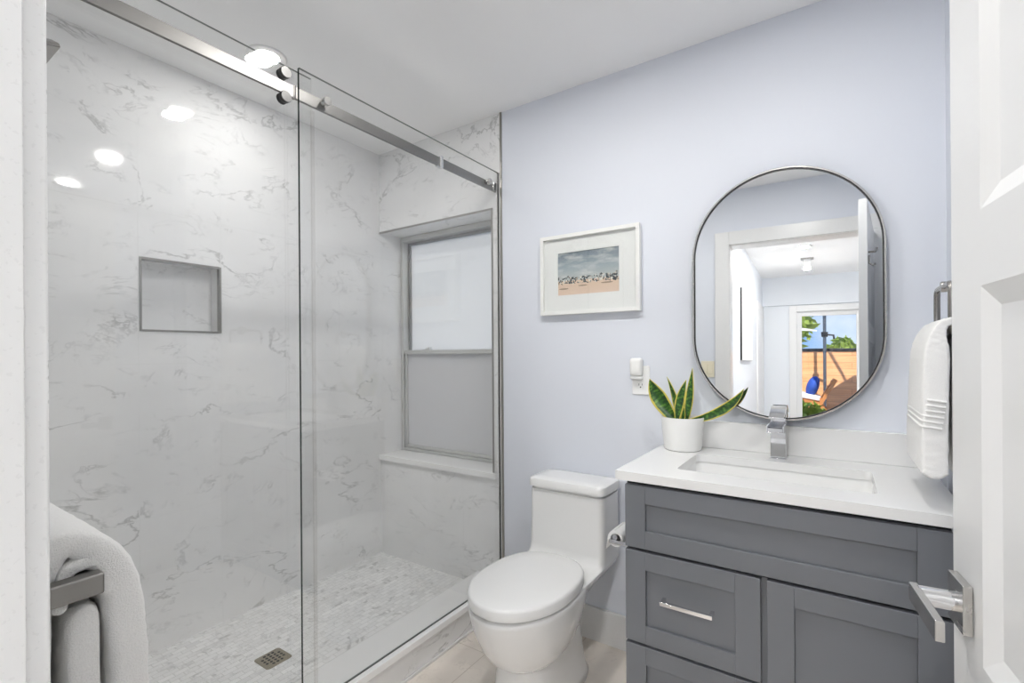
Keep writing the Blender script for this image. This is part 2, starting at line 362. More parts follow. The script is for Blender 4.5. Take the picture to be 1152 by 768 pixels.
# Parts are modelled in world coordinates and stored relative to their thing's base point.
ORIG = {}
def thing(name, label, cat, loc, group=None, rot=None):
    o = bpy.data.objects.new(name, None); COL.objects.link(o); o.location = loc; o.empty_display_size = .05
    if rot: o.rotation_euler = rot
    o['label'] = label; o['category'] = cat
    if group: o['group'] = group
    ORIG[o.name] = Vector((0, 0, 0)) if rot else Vector(loc)
    return o
def part(b, name, mats, parent, **k):
    org = ORIG[parent.name]
    o = b.make(name, mats, parent, origin=org, **k); ORIG[o.name] = org
    return o
def solo(b, name, mats, label, cat, loc=None, group=None, **k):
    o = b.make(name, mats, None, origin=Vector(loc) if loc else Vector((0, 0, 0)), **k)
    o['label'] = label; o['category'] = cat
    if group: o['group'] = group
    ORIG[o.name] = Vector(loc) if loc else Vector((0, 0, 0))
    return o
def struct(b, name, mats, **k):
    o = b.make(name, mats, None, origin=Vector((0, 0, 0)), **k); o['kind'] = 'structure'; ORIG[o.name] = Vector((0, 0, 0)); return o
def dup(src, loc, label=None):
    r = src.copy(); COL.objects.link(r); r.location = loc
    if label: r['label'] = label
    for ch in list(src.children):
        c = ch.copy(); COL.objects.link(c); c.parent = r
        for g in list(ch.children):
            d = g.copy(); COL.objects.link(d); d.parent = c
    return r
def superpt(cx, cy, hw, ay, by, nf, nb, n=56):
    out = []
    for i in range(n):
        a = 2*math.pi*i/n; c, s = math.cos(a), math.sin(a)
        e = nb if s > 0 else nf; k = by if s > 0 else ay
        out.append((cx + hw*math.copysign(abs(c)**(2/e), c), cy + k*math.copysign(abs(s)**(2/e), s)))
    return out
def rrect(x0, x1, y0, y1, r, n=6):
    out = []
    for cx, cy, a0 in ((x1-r, y1-r, 0), (x0+r, y1-r, 90), (x0+r, y0+r, 180), (x1-r, y0+r, 270)):
        for i in range(n+1):
            a = R(a0 + 90*i/n); out.append((cx + r*math.cos(a), cy + r*math.sin(a)))
    return out

# ------------------------------------------------------------------ room shell
YB, XL, XR, ZC, YF = 1.9475, -2.258, .28, 2.443, .102
XT = -1.366                      # where tile ends and paint starts
ZS = .072                        # shower floor
struct(B().box(XT, .45, YB, 2.2, 0, ZC), 'wall_back', 'paint', smooth=False)
b = B().box(XL, XT, YB, 2.2, 1.978, ZC).box(XL, XT, YB, 2.2, 0, .625).box(-1.427, XT, YB, 2.2, .625, 1.978)
struct(b, 'wall_shower_back', 'tileB', smooth=False)
b = B()
ny0, ny1, nz0, nz1 = .749, 1.05, 1.35, 1.641
b.box(-2.45, XL, -.03, ny0, 0, ZC).box(-2.45, XL, ny1, 2.2, 0, ZC).box(-2.45, XL, ny0, ny1, 0, nz0).box(-2.45, XL, ny0, ny1, nz1, ZC).box(-2.45, -2.348, ny0, ny1, nz0, nz1)
struct(b, 'wall_left', 'tileL', smooth=False)
struct(B().box(XR, .60, 1.26, YB, 0, ZC).box(.44, .60, -.03, 1.26, 0, ZC), 'wall_right', 'paint', smooth=False)  # invented jog in the near stretch lets light behind the open door
b = B().box(XL, -.585, -.03, YF, 0, ZC).box(.26, .44, -.03, YF, 0, ZC).box(-.585, .26, -.03, YF, 2.065, ZC)
struct(b, 'wall_front', 'paint', smooth=False)
struct(B().box(XL, -1.43, YF, YF+.012, ZS, ZC), 'wall_shower_front', 'tileB', smooth=False)
struct(B().box(-2.45, .60, -.03, 2.2, ZC, ZC+.15), 'ceiling', 'ceil', smooth=False)
struct(B().box(-1.5, .6, -.03, YB, -.1, 0), 'floor', 'floor', smooth=False)
struct(B().box(XL, -1.5, YF, YB, -.1, ZS), 'floor_shower', 'mosaic', smooth=False)
# curb: tiled riser with a stone cap
b = B().box(-1.52, -1.372, YF, YB, 0, .112)
cb_ = struct(b, 'trim_1', 'tileL', smooth=False)
o = B().box(-1.532, -1.357, YF+.001, YB-.001, .112, .140).make('stone_cap', 'slab', cb_, bevel=.003)
B().box(-1.372, -1.364, YF, YB, 0, .012).make('caulk_line', 'trim', cb_, bevel=.003)
# dark metal tile edges
struct(B().box(XT-.008, XT+.003, YB-.004, YB+.002, .141, ZC), 'trim_2', 'schluter', smooth=False)
b = B().box(XL, -1.421, YB-.003, YB+.004, 1.972, 1.981).box(-1.430, -1.421, YB-.003, YB+.004, .655, 1.981)
struct(b, 'trim_3', 'schluter', smooth=False)
b = B()
e = .007
b.box(XL-.02, XL+.003, ny0-.001, ny0+e, nz0, nz1).box(XL-.02, XL+.003, ny1-e, ny1+.001, nz0, nz1).box(XL-.02, XL+.003, ny0+e, ny1-e, nz0-.001, nz0+e).box(XL-.02, XL+.003, ny0+e, ny1-e, nz1-e, nz1+.001)
struct(b, 'trim_4', 'schluter', smooth=False)
# baseboard on the back wall between shower and vanity
b = B().box(XT+.004, -.535, YB-.014, YB, 0, .144)
struct(b, 'baseboard_back', 'trim', bevel=.002)
struct(B().box(.426, .44, .13, 1.259, 0, .14), 'baseboard_right', 'trim', bevel=.002)

# ------------------------------------------------------------------ window in the shower
wx0, wx1, wz0, wz1, wy = XL+.002, -1.428, .658, 1.978, 2.11
win = struct(B().box(wx0, wx0+.022, wy, wy+.075, wz0, wz1).box(wx1-.022, wx1, wy, wy+.075, wz0, wz1).box(wx0+.022, wx1-.022, wy, wy+.075, wz1-.028, wz1).box(wx0+.022, wx1-.022, wy, wy+.075, wz0, wz0+.016), 'window_1', 'alu', bevel=.002)
zm = 1.265
def sash(name, y, z0, z1, fr, mat, gl):
    b = B(); x0, x1 = wx0+.024, wx1-.024
    b.box(x0, x0+fr, y, y+.022, z0, z1).box(x1-fr, x1, y, y+.022, z0, z1).box(x0+fr, x1-fr, y, y+.022, z1-fr, z1).box(x0+fr, x1-fr, y, y+.022, z0, z0+fr)
    s = part(b, name, mat, win, bevel=.002)
    part(B().box(x0+fr, x1-fr, y+.009, y+.014, z0+fr, z1-fr), 'pane', gl, s, smooth=False)
    return s
sash('upper_sash', wy+.046, zm-.02, wz1-.029, .016, 'alud', 'frost')
lo = sash('lower_sash', wy+.010, wz0+.017, zm+.012, .018, 'alu', 'frost2')
for sx in (-2.05, -1.53):
    b = B().box(sx-.03, sx+.03, wy+.012, wy+.030, zm+.012, zm+.017); b.lathe([(.0, .017), (.011, .017), (.011, .026), (.0, .026)], (sx, wy+.021, zm), n=20)
    b.box(sx-.004, sx+.034, wy+.016, wy+.024, zm+.024, zm+.029)
    part(b, 'sash_lock', 'alu', lo, bevel=.001)
part(B().box(wx0+.03, wx1-.03, wy-.004, wy+.010, zm-.012, zm-.004), 'meeting_rail_lip', 'alu', win, bevel=.001)
struct(B().box(XL+.001, -1.408, YB-.016, YB-.0005, .627, .656).box(XL+.001, -1.4285, YB-.0005, 2.2, .627, .656), 'window_sill', 'slab', bevel=.002)

# ------------------------------------------------------------------ lamps in the ceiling
def downlight(x, y, zc, label, glow='lampglow', group='round recessed downlights'):
    t = thing('recessed_downlight', label, 'ceiling light', (x, y, zc), group)
    part(B().lathe([(.046, -.001), (.075, -.001), (.075, -.004), (.070, -.007), (.046, -.005)], (x, y, zc), n=48, cap=False), 'trim_ring', 'trim', t)
    part(B().lathe([(0, 0), (.0455, 0), (.0455, -.0045), (0, -.0045)], (x, y, zc-.0005), n=48), 'lens', glow, t)
    return t
downlight(-1.875, 1.05, ZC, 'round recessed downlight in the ceiling above the shower floor', 'showerglow')
downlight(-.92, 1.045, ZC, 'round recessed downlight in the ceiling in front of the toilet')
downlight(-.13, 1.045, ZC, 'round recessed downlight in the ceiling in front of the grey vanity')

# ------------------------------------------------------------------ shower enclosure
XG, XD, XB = -1.385, -1.4205, -1.402
def pane(x, th, y0, y1, z0, z1, back=2):
    b = B(); b.box(x-th/2, x+th/2, y0, y1, z0, z1)
    b.mi = [2, 2, 1, 0, back, 0]     # bottom, top, front(-y), +x, back(+y), -x
    return b
t = thing('glass_panel', 'fixed clear glass shower panel standing on the curb beside the toilet', 'glass panel', (XG, 1.41, .14))
part(pane(XG, .009, .876, YB-.004, .1405, 2.146), 'pane', ['glass', 'glassedge', 'edgesoft'], t, smooth=False)
part(B().box(XG-.0075, XG+.0075, YB-.004, YB-.0005, .141, 2.146), 'wall_seal', 'trim', t, smooth=False)
part(B().box(XG+.0046, XG+.0058, .88, YB-.013, .1402, .1425), 'bottom_gasket', 'rubber', t, smooth=False)
t = thing('glass_door', 'sliding clear glass shower door hanging from the steel rail behind the fixed panel', 'shower door', (XD, .55, .15))
part(pane(XD, .008, .14, .942, .152, 2.153, 3), 'pane', ['glass', 'glassedge', 'edgesoft', 'clearseal'], t, smooth=False)
part(B().box(XD-.004, XD+.004, .9425, .952, .152, 2.05), 'edge_seal', 'clearseal', t, smooth=False)
for zz, nm in ((2.114, 'roller'), (2.040, 'roller')):
    b = B().lathe([(0, -.012), (.0145, -.012), (.0165, -.010), (.0165, -.007), (.0145, -.005), (.0145, -.001), (.0165, .001), (.0165, .004), (.0, .004)], (XB, .836, zz), 'x', 36)
    w = part(b, nm, 'rubber', t)
    part(B().lathe([(0, .0041), (.0165, .0041), (.0175, .006), (.0175, .016), (.016, .0185), (0, .0188)], (XB, .836, zz), 'x', 36), 'cap', 'cap', w)
    part(B().lathe([(0, -.0142), (.008, -.0142), (.008, -.0121), (0, -.0121)], (XB, .836, zz), 'x', 20), 'axle', 'steel', w)
t = thing('sliding_rail', 'long brushed steel flat bar running along the top of the shower glass', 'rail', (XB, 1.03, 2.077))
part(B().box(XB-.005, XB+.005, YF+.014, YB-.004, 2.053, 2.091), 'bar', 'nickel', t, bevel=.0015)
part(B().box(XB-.0075, XB+.0075, .866, .874, 2.052, 2.0925), 'joint_sleeve', 'gun', t, bevel=.001)
for yy in (.968, 1.858):
    b = B().lathe([(0, .0052), (.0095, .0052), (.0095, .0122), (0, .0122)], (XB, yy, 2.077), 'x', 24)
    b.lathe([(0, .0217), (.013, .0217), (.014, .023), (.014, .034), (.013, .036), (0, .036)], (XB, yy, 2.077), 'x', 32)
    part(b, 'standoff', 'steel', t)
b = B().box(XB-.010, XB+.0053, 1.535, 1.550, 2.0925, 2.097).box(XB+.0053, XB+.012, 1.535, 1.550, 2.050, 2.097).box(XB-.010, XB+.012, 1.535, 1.55, 2.046, 2.0515).tube([(XB, 1.5425, 2.050), (XB, 1.515, 2.050)], .006)
part(b, 'stop_bracket', 'chrome', t, bevel=.0008)
for y0, y1 in ((YB-.03, YB-.001), (YF+.013, YF+.04)):
    part(B().box(XB-.009, XB+.009, y0, y1, 2.057, 2.097), 'wall_bracket', 'chrome', t, bevel=.002)

# drain
t = thing('floor_drain', 'small square bronze perforated drain set in the shower floor mosaic', 'drain', (-1.822, 1.03, ZS))
b = B(); dx, dy, hs = -1.822, 1.03, .051
b.lathe([(0, .0005), (.01, .0005)], (dx, dy, ZS), n=4)
b = B().loft([[(x, y, ZS+z) for x, y in rrect(dx-s, dx+s, dy-s, dy+s, .012)] for s, z in ((hs, .0003), (hs, .002), (hs-.002, .003))])
gp = part(b, 'grate', 'drain', t)
b = B()
for i in range(5):
    for j in range(5):
        if (i, j) in ((0, 0), (4, 4), (0, 4), (4, 0)): continue
        b.lathe([(0, .0031), (.0055, .0031), (.0055, .0034), (0, .0034)], (dx+(i-2)*.0165, dy+(j-2)*.0165, ZS), n=12)
part(b, 'holes', 'dark', t)

# shower head on the near wall
t = thing('shower_head', 'square nickel shower head poking in from the left behind the door casing', 'shower head', (-1.82, YF+.013, 2.13))
part(B().lathe([(0, 0), (.03, 0), (.03, .008), (.014, .012), (0, .012)], (-1.82, YF+.0125, 2.19), 'y', 28), 'escutcheon', 'gun', t)
part(B().tube([(-1.82, YF+.02, 2.19), (-1.82, .20, 2.19), (-1.82, .25, 2.175), (-1.82, .285, 2.13), (-1.82, .295, 2.105)], .0105, 14), 'arm', 'gun', t)
hb = B(); cz = Vector((-1.82, .318, 2.073)); ax = Vector((0, .26, -.96)).normalized(); sx = Vector((1, 0, 0)); sy = ax.cross(sx)
hb.loft([[cz + ax*d + sx*s*a + sy*s*c for a, c in ((1, 1), (-1, 1), (-1, -1), (1, -1))] for d, s in ((-.036, .02), (-.012, .075), (-.002, .085), (.008, .085))])
part(hb, 'spray_head', 'gun', t, bevel=.002)

# ------------------------------------------------------------------ toilet
TX = -.925
t = thing('toilet', 'white one-piece toilet with closed lid between the shower curb and grey vanity', 'toilet', (TX, 1.55, 0))
def ring(cx, yc, hw, af, ab, z, nf=2, nb=2, n=56): return [(x, y, z) for x, y in superpt(cx, yc, hw, af, ab, nf, nb, n)]
# pedestal
b = B().loft([ring(TX, 1.56, hw, 1.56-yf, yb-1.56, z, 2.6, 3.2) for z, hw, yf, yb in
              ((0, .128, 1.30, 1.79), (.008, .130, 1.297, 1.793), (.03, .122, 1.312, 1.78), (.10, .113, 1.33, 1.765), (.18, .108, 1.345, 1.755), (.26, .105, 1.36, 1.752), (.33, .106, 1.37, 1.765), (.37, .11, 1.38, 1.79))])
part(b, 'pedestal', 'porc', t, ang=60)
# bowl
b = B().loft([ring(TX, yc, hw, yc-yf, yb-yc, z, 2.0, 2.3) for z, yc, hw, yf, yb in
              ((.165, 1.47, .045, 1.40, 1.55), (.172, 1.47, .085, 1.355, 1.60), (.19, 1.47, .115, 1.318, 1.64), (.22, 1.47, .138, 1.283, 1.68), (.26, 1.47, .155, 1.256, 1.715), (.31, 1.47, .168, 1.234, 1.74), (.355, 1.47, .176, 1.218, 1.76), (.385, 1.47, .179, 1.211, 1.77), (.397, 1.47, .179, 1.21, 1.77), (.402, 1.47, .175, 1.214, 1.765))])
part(b, 'bowl', 'porc', t, ang=60)
# tank with the shoulder that runs into the bowl
def trect(hw, yf, yb, z, r=.03, n=7): return [(x, y, z) for x, y in rrect(TX-hw, TX+hw, yf, yb, r, n)]
b = B().loft([trect(.105, 1.60, 1.765, .30, .04), trect(.125, 1.58, 1.80, .335, .045), trect(.15, 1.56, 1.86, .365, .05), trect(.167, 1.55, 1.915, .39, .05), trect(.171, 1.55, 1.925, .402, .05), trect(.171, 1.56, 1.926, .4065, .05),
              trect(.171, 1.70, 1.928, .408, .035), trect(.171, 1.728, 1.93, .412, .03), trect(.171, 1.742, 1.93, .424, .027), trect(.171, 1.748, 1.93, .45, .026), trect(.169, 1.752, 1.93, .56, .026), trect(.168, 1.752, 1.93, .678, .026), trect(.160, 1.760, 1.922, .6795, .026), trect(.160, 1.760, 1.922, .6868, .026)])
part(b, 'tank', 'porc', t, ang=50)
b = B().loft([trect(.168, 1.750, 1.931, .6875, .028), trect(.174, 1.743, 1.935, .690, .03), trect(.175, 1.742, 1.936, .712, .03), trect(.172, 1.746, 1.933, .722, .03), trect(.158, 1.762, 1.922, .727, .026), trect(.12, 1.79, 1.90, .7285, .02)])
part(b, 'tank_lid', 'porc', t, ang=50)
LYC = 1.455
b = B().loft([ring(TX, LYC, hw, LYC-yf, yb-LYC, z, 2.0, 2.5) for z, hw, yf, yb in ((.403, .166, 1.224, 1.69), (.405, .168, 1.222, 1.69), (.410, .168, 1.222, 1.69), (.4125, .166, 1.224, 1.69))])
part(b, 'seat', 'seat', t, ang=60)
b = B().loft([ring(TX, LYC, hw, LYC-yf, yb-LYC, z, 2.0, 2.5) for z, hw, yf, yb in ((.4125, .175, 1.214, 1.697), (.414, .179, 1.209, 1.699), (.440, .1795, 1.2085, 1.70), (.447, .176, 1.213, 1.697), (.4495, .168, 1.222, 1.69), (.451, .12, 1.28, 1.64), (.4515, .05, 1.38, 1.55))])
part(b, 'seat_lid', 'seat', t, ang=60)

# ------------------------------------------------------------------ vanity
VX0, VX1, VF = -.537, .212, 1.43
t = thing('vanity_cabinet', 'dark grey shaker vanity cabinet standing under the white countertop', 'cabinet', (-.16, 1.68, 0))
b = B().box(VX0, VX0+.018, VF, YB-.002, .10, .8625).box(VX1-.018, VX1, VF, YB-.002, .10, .8625).box(VX0+.018, VX1-.018, VF+.002, VF+.02, .10, .72).box(VX0+.018, VX1-.018, YB-.02, YB-.002, .10, .8625).box(VX0+.018, VX1-.018, VF+.02, YB-.02, .10, .118).box(VX0+.018, VX1-.018, VF+.002, VF+.02, .845, .8625)
body = part(b, 'body', 'grey', t, bevel=.001)
part(B().box(VX0+.01, VX1-.01, VF+.06, VF+.075, 0, .10).box(VX0+.01, VX0+.025, VF+.075, YB-.004, 0, .10).box(VX1-.025, VX1-.01, VF+.075, YB-.004, 0, .10), 'toe_kick', 'grey', t)
part(B().box(VX0+.018, VX1-.018, VF+.0002, VF+.0016, .102, .844), 'face_frame', 'grey', t, smooth=False)
part(B().box(VX0+.002, VX1-.002, VF-.0012, VF-.0002, .8535, .8625).box(VX0+.002, VX1-.002, VF-.0012, VF-.0002, .655, .6638).box(VX0+.002, -.168, VF-.0012, VF-.0002, .373, .381), 'painted_gap_shade', 'dark', t, smooth=False)  # black strips paint in the deep shade of the horizontal gaps
def shaker(nm, x0, x1, z0, z1, st=.062):
    y0, y1, yp = VF-.0195, VF-.001, VF-.010
    b = B().box(x0, x0+st, y0, y1, z0, z1).box(x1-st, x1, y0, y1, z0, z1).box(x0+st, x1-st, y0, y1, z1-st*.87, z1).box(x0+st, x1-st, y0, y1, z0, z0+st*.87)
    b.box(x0+st, x1-st, yp, y1, z0+st*.87, z1-st*.87)
    return part(b, nm, 'grey', t, bevel=.0012)
def pull(par, cx, cz, w=.142, vertical=False):
    y0 = VF-.0195
    b = B()
    if not vertical:
        b.box(cx-w/2, cx+w/2, y0-.034, y0-.025, cz-.0055, cz+.0055)
        for s in (-1, 1): b.box(cx+s*(w/2-.005)-.005, cx+s*(w/2-.005)+.005, y0-.026, y0-.0002, cz-.0055, cz+.0055)
    part(b, 'handle', 'chrome', par, bevel=.001)
shaker('false_front', VX0, VX1, .664, .852)
d1 = shaker('drawer', VX0, -.168, .381, .655); pull(d1, -.3525, .532)
d2 = shaker('drawer', VX0, -.168, .108, .373); pull(d2, -.3525, .248)
shaker('door', -.153, VX1, .108, .655)
# countertop with an opening for the sink
CX0, CX1, CF, CZ0, CZ1 = -.566, .240, 1.406, .8635, .8905
SX0, SX1, SY0, SY1 = -.413, .087, 1.522, 1.795
t = thing('countertop', 'white quartz vanity countertop with low backsplash and a rectangular sink opening', 'countertop', (-.16, 1.67, CZ0))
hole = rrect(SX0, SX1, SY0, SY1, .018, 5); nh = len(hole)
outer = []
for (x, y) in hole:   # matching outer ring, point for point
    outer.append((CX1 if x > (SX0+SX1)/2 else CX0, YB-.001 if y > (SY0+SY1)/2 else CF))
cor = {0: (CX1, YB-.001), 1: (CX0, YB-.001), 2: (CX0, CF), 3: (CX1, CF)}
me = B()
bm_v = []; q = nh//4
ov = [(cor[k][0], cor[k][1]) for k in range(4)]
vs = [(x, y, z) for z in (CZ0, CZ1) for x, y in hole] + [(x, y, z) for z in (CZ0, CZ1) for x, y in ov]
fs = []
def HI(z, i): return z*nh + i % nh
def OI(z, k): return 2*nh + z*4 + k % 4
for z in (0, 1):
    for k in range(4):
        for i in range(q-1):
            fs.append((OI(z, k), HI(z, k*q+i), HI(z, k*q+i+1)))
        fs.append((OI(z, k), HI(z, k*q+q-1), HI(z, (k+1)*q), OI(z, k+1)))
for i in range(nh): fs.append((HI(0, i), HI(0, i+1), HI(1, i+1), HI(1, i)))
for k in range(4): fs.append((OI(0, k), OI(0, k+1), OI(1, k+1), OI(1, k)))
me.add(vs, fs)
part(me, 'slab', 'quartz', t, smooth=False)
part(B().box(CX0, CX1, YB-.0195, YB-.001, CZ1+.0003, .992), 'backsplash', 'quartz', t, bevel=.0015)
# undermount basin
t = thing('sink_basin', 'white rectangular undermount sink sunk in the quartz countertop', 'sink', (-.163, 1.66, .73))
def rr(g_, z, r): return [(x, y, z) for x, y in rrect(SX0-g_, SX1+g_, SY0-g_, SY1+g_, r, 6)]
b = B().loft([rr(.02, CZ0-.001, .03), rr(.004, CZ0-.001, .022), rr(.002, CZ0-.012, .022), rr(-.006, CZ0-.07, .03), rr(-.016, CZ0-.105, .035), rr(-.045, CZ0-.122, .04), rr(-.10, CZ0-.127, .03)], cap=False)
n0 = len(b.v)
b.f.append(list(range(n0-28, n0))); b.mi.append(0)
ob = part(b, 'basin', 'porc', t, ang=60); md = ob.modifiers.new('s', 'SOLIDIFY'); md.thickness = .008; md.offset = -1
part(B().lathe([(0, -.1262), (.022, -.1262), (.022, -.1245), (.017, -.1238), (0, -.1238)], (-.163, 1.67, CZ0), n=28), 'drain', 'chrome', t)
# faucet
fx, fy = -.163, 1.862
t = thing('faucet', 'square chrome single-lever faucet standing behind the sink', 'faucet', (fx, fy, CZ1))
part(B().box(fx-.0255, fx+.0255, fy-.0255, fy+.0255, CZ1, CZ1+.004), 'base_plate', 'chrome', t, bevel=.001)
part(B().box(fx-.0225, fx+.0225, fy-.0225, fy+.0225, CZ1+.004, .995), 'body', 'chrome', t, bevel=.0015)
b = B().box(fx-.0255, fx+.0255, fy-.118, fy-.018, .990, .9945).box(fx-.0255, fx-.021, fy-.118, fy-.018, .9945, 1.013).box(fx+.021, fx+.0255, fy-.118, fy-.018, .9945, 1.013).box(fx-.021, fx+.021, fy-.118, fy-.114, .9945, 1.006).box(fx-.0255, fx+.0255, fy-.018, fy+.0225, .9955, 1.013)
part(b, 'spout', 'chrome', t, bevel=.001)
b = B()
prof = [(-.022, 1.0135), (.022, 1.0135), (.022, 1.052), (-.022, 1.030)]
b.loft([[(fx-.0225, fy+y, z) for y, z in prof], [(fx+.0225, fy+y, z) for y, z in prof]])
hd = part(b, 'handle_hub', 'chrome', t, bevel=.0015)
prof = [(-.078, 1.032), (-.078, 1.037), (.010, 1.066), (.026, 1.066), (.026, 1.054)]
b = B().loft([[(fx-.0225, fy+y, z) for y, z in prof], [(fx+.0225, fy+y, z) for y, z in prof]])
prof = [(.018, 1.05), (.026, 1.05), (.026, 1.066), (.018, 1.066)]
part(b, 'lever', 'chrome', hd, bevel=.001)

# toilet paper on a chrome arm fixed to the vanity side
px, py, pz = -.601, 1.54, .645
t = thing('paper_holder', 'chrome arm holding a paper roll on the left side of the vanity', 'holder', (VX0, py, pz))
b = B().box(px-.018, VX0-.006, py-.062, py-.050, pz-.012, pz-.001)
part(b, 'arm', 'chrome', t, bevel=.0015)
part(B().tube([(px, py-.056, pz+.0065), (px, py+.075, pz+.0065)], .0086), 'spindle', 'chrome', t)
part(B().box(VX0-.006, VX0-.0002, py-.074, py-.038, pz-.025, pz+.022), 'mount_plate', 'chrome', t, bevel=.001)
t = thing('toilet_paper_roll', 'nearly used white paper roll with hanging tail beside the vanity', 'toilet paper', (px, py, pz))
ro, ri = .0255, .0175
b = B().lathe([(ri, -.048), (ro, -.048), (ro, .052), (ri, .052), (ri, -.048)], (px, py, pz-.002), 'y', 40, cap=False)
part(b, 'roll', 'paper', t)
b = B()
pth = [(px+ro*math.cos(a)*1.03, pz-.002+ro*math.sin(a)*1.03) for a in [R(x) for x in (100, 120, 140, 160, 175)]] + [(px-ro*1.14, pz-.02), (px-ro*1.28, pz-.040)]
b.loft([[(x, py-.0475, z) for x, z in pth], [(x, py+.0515, z) for x, z in pth]], cap=False, closed=False)
ob = part(b, 'tail', 'paper', t); md = ob.modifiers.new('s', 'SOLIDIFY'); md.thickness = .0012; md.offset = 1

# ------------------------------------------------------------------ mirror
mrx, mry, mrz = -.159, YB-.026, 1.4525
hw, hh = .2925, .4395
t = thing('wall_mirror', 'tall pill-shaped mirror in a thin silver and black frame above the sink', 'mirror', (mrx, mry, mrz), rot=(R(-.6), 0, R(1.0)))
def stad(inset, n=40):
    r = hw - inset; zc = hh - hw; out = []
    for i in range(n+1):
        a = math.pi*i/n; out.append((r*math.cos(a), zc + r*math.sin(a)))
    for i in range(n+1):
        a = math.pi + math.pi*i/n; out.append((r*math.cos(a), -zc + r*math.sin(a)))
    return out
def sring(inset, y): return [(x, y, z) for x, z in stad(inset)]
b = B().loft([sring(.001, .014), sring(0, .012), sring(0, -.015), sring(.001, -.016), sring(.0055, -.016), sring(.0055, .014), sring(.001, .014)], cap=False)
part(b, 'frame', 'steel', t)
b = B().loft([sring(.0056, .010), sring(.0056, -.0145), sring(.0095, -.0145), sring(.0095, .010), sring(.0056, .010)], cap=False)
part(b, 'inner_rim', 'black', t)
b = B().loft([sring(.0097, -.010), sring(.0097, -.006)])
part(b, 'mirror_glass', 'mirror', t, smooth=False)

# ------------------------------------------------------------------ framed beach print
t = thing('picture_frame', 'white framed beach photograph with wide mat hanging on the blue wall above the toilet', 'picture', (-.8975, YB, 1.6045))
fx0, fx1, fz0, fz1, fw = -1.132, -.663, 1.425, 1.784, .016
b = B().box(fx0, fx0+fw, YB-.028, YB-.001, fz0, fz1).box(fx1-fw, fx1, YB-.028, YB-.001, fz0, fz1).box(fx0+fw, fx1-fw, YB-.028, YB-.001, fz1-fw, fz1).box(fx0+fw, fx1-fw, YB-.028, YB-.001, fz0, fz0+fw)
part(b, 'frame', 'frame', t, bevel=.001)
ax0, ax1, az0, az1 = -1.048, -.756, 1.513, 1.703
b = B().box(fx0+fw, ax0, YB-.013, YB-.010, fz0+fw, fz1-fw).box(ax1, fx1-fw, YB-.013, YB-.010, fz0+fw, fz1-fw).box(ax0, ax1, YB-.013, YB-.010, az1, fz1-fw).box(ax0, ax1, YB-.013, YB-.010, fz0+fw, az0)
part(b, 'mat_board', 'mat', t, smooth=False)
b = B().box(ax0-.004, ax1+.004, YB-.0099, YB-.006, az0-.004, az1+.004)
pr = part(b, 'photo_print', 'print', t, smooth=False)
ul = pr.data.uv_layers.new(name='UVMap')
for lp in pr.data.loops:
    co = pr.data.vertices[lp.vertex_index].co + ORIG[t.name]
    ul.data[lp.index].uv = ((co.x-ax0)/(ax1-ax0), (co.z-az0)/(az1-az0))
part(B().box(fx0+fw, fx1-fw, YB-.0165, YB-.0145, fz0+fw, fz1-fw), 'glazing', 'doorglass', t, smooth=False)

# ------------------------------------------------------------------ outlet and night light
t = thing('wall_outlet', 'white wall outlet plate left of the potted plant', 'outlet', (-.668, YB, 1.135))
ox, oz = -.668, 1.138
part(B().loft([[(x, y, z) for x, z in rrect(ox-w, ox+w, oz-h, oz+h, .005, 3)] for y, w, h in ((YB-.0005, .037, .06), (YB-.004, .037, .06), (YB-.006, .035, .058))]), 'cover_plate', 'plastic', t)
rc = part(B().box(ox-.0165, ox+.0165, YB-.0085, YB-.0055, oz-.034, oz+.034), 'receptacle', 'plastic', t, bevel=.001)
part(B().box(ox-.0075, ox-.0055, YB-.0088, YB-.0084, oz-.022, oz-.013).box(ox+.0055, ox+.0075, YB-.0088, YB-.0084, oz-.021, oz-.014).lathe([(0, 0), (.0028, 0), (.0028, .0003), (0, .0003)], (ox, YB-.0089, oz-.028), 'y', 12), 'slots', 'dark', rc, smooth=False)
t = thing('night_light', 'white plug-in night light with rounded shade in the wall outlet', 'night light', (ox, YB-.009, 1.19))
nx = -.680
def nl(w, z0, z1, y, r): return [(x, y, z) for x, z in rrect(nx-w, nx+w, z0, z1, r, 5)]
part(B().loft([nl(.022, 1.156, 1.226, YB-.0065, .010), nl(.0245, 1.154, 1.230, YB-.014, .011), nl(.0245, 1.156, 1.230, YB-.032, .012), nl(.020, 1.162, 1.225, YB-.042, .012), nl(.012, 1.175, 1.215, YB-.045, .01)]), 'shade', 'frame', t, ang=60)
part(B().loft([nl(.0245, 1.143, 1.155, YB-.0086, .005), nl(.0245, 1.143, 1.155, YB-.030, .005), nl(.021, 1.145, 1.1545, YB-.034, .004)]), 'base', 'plastic', t, ang=60)

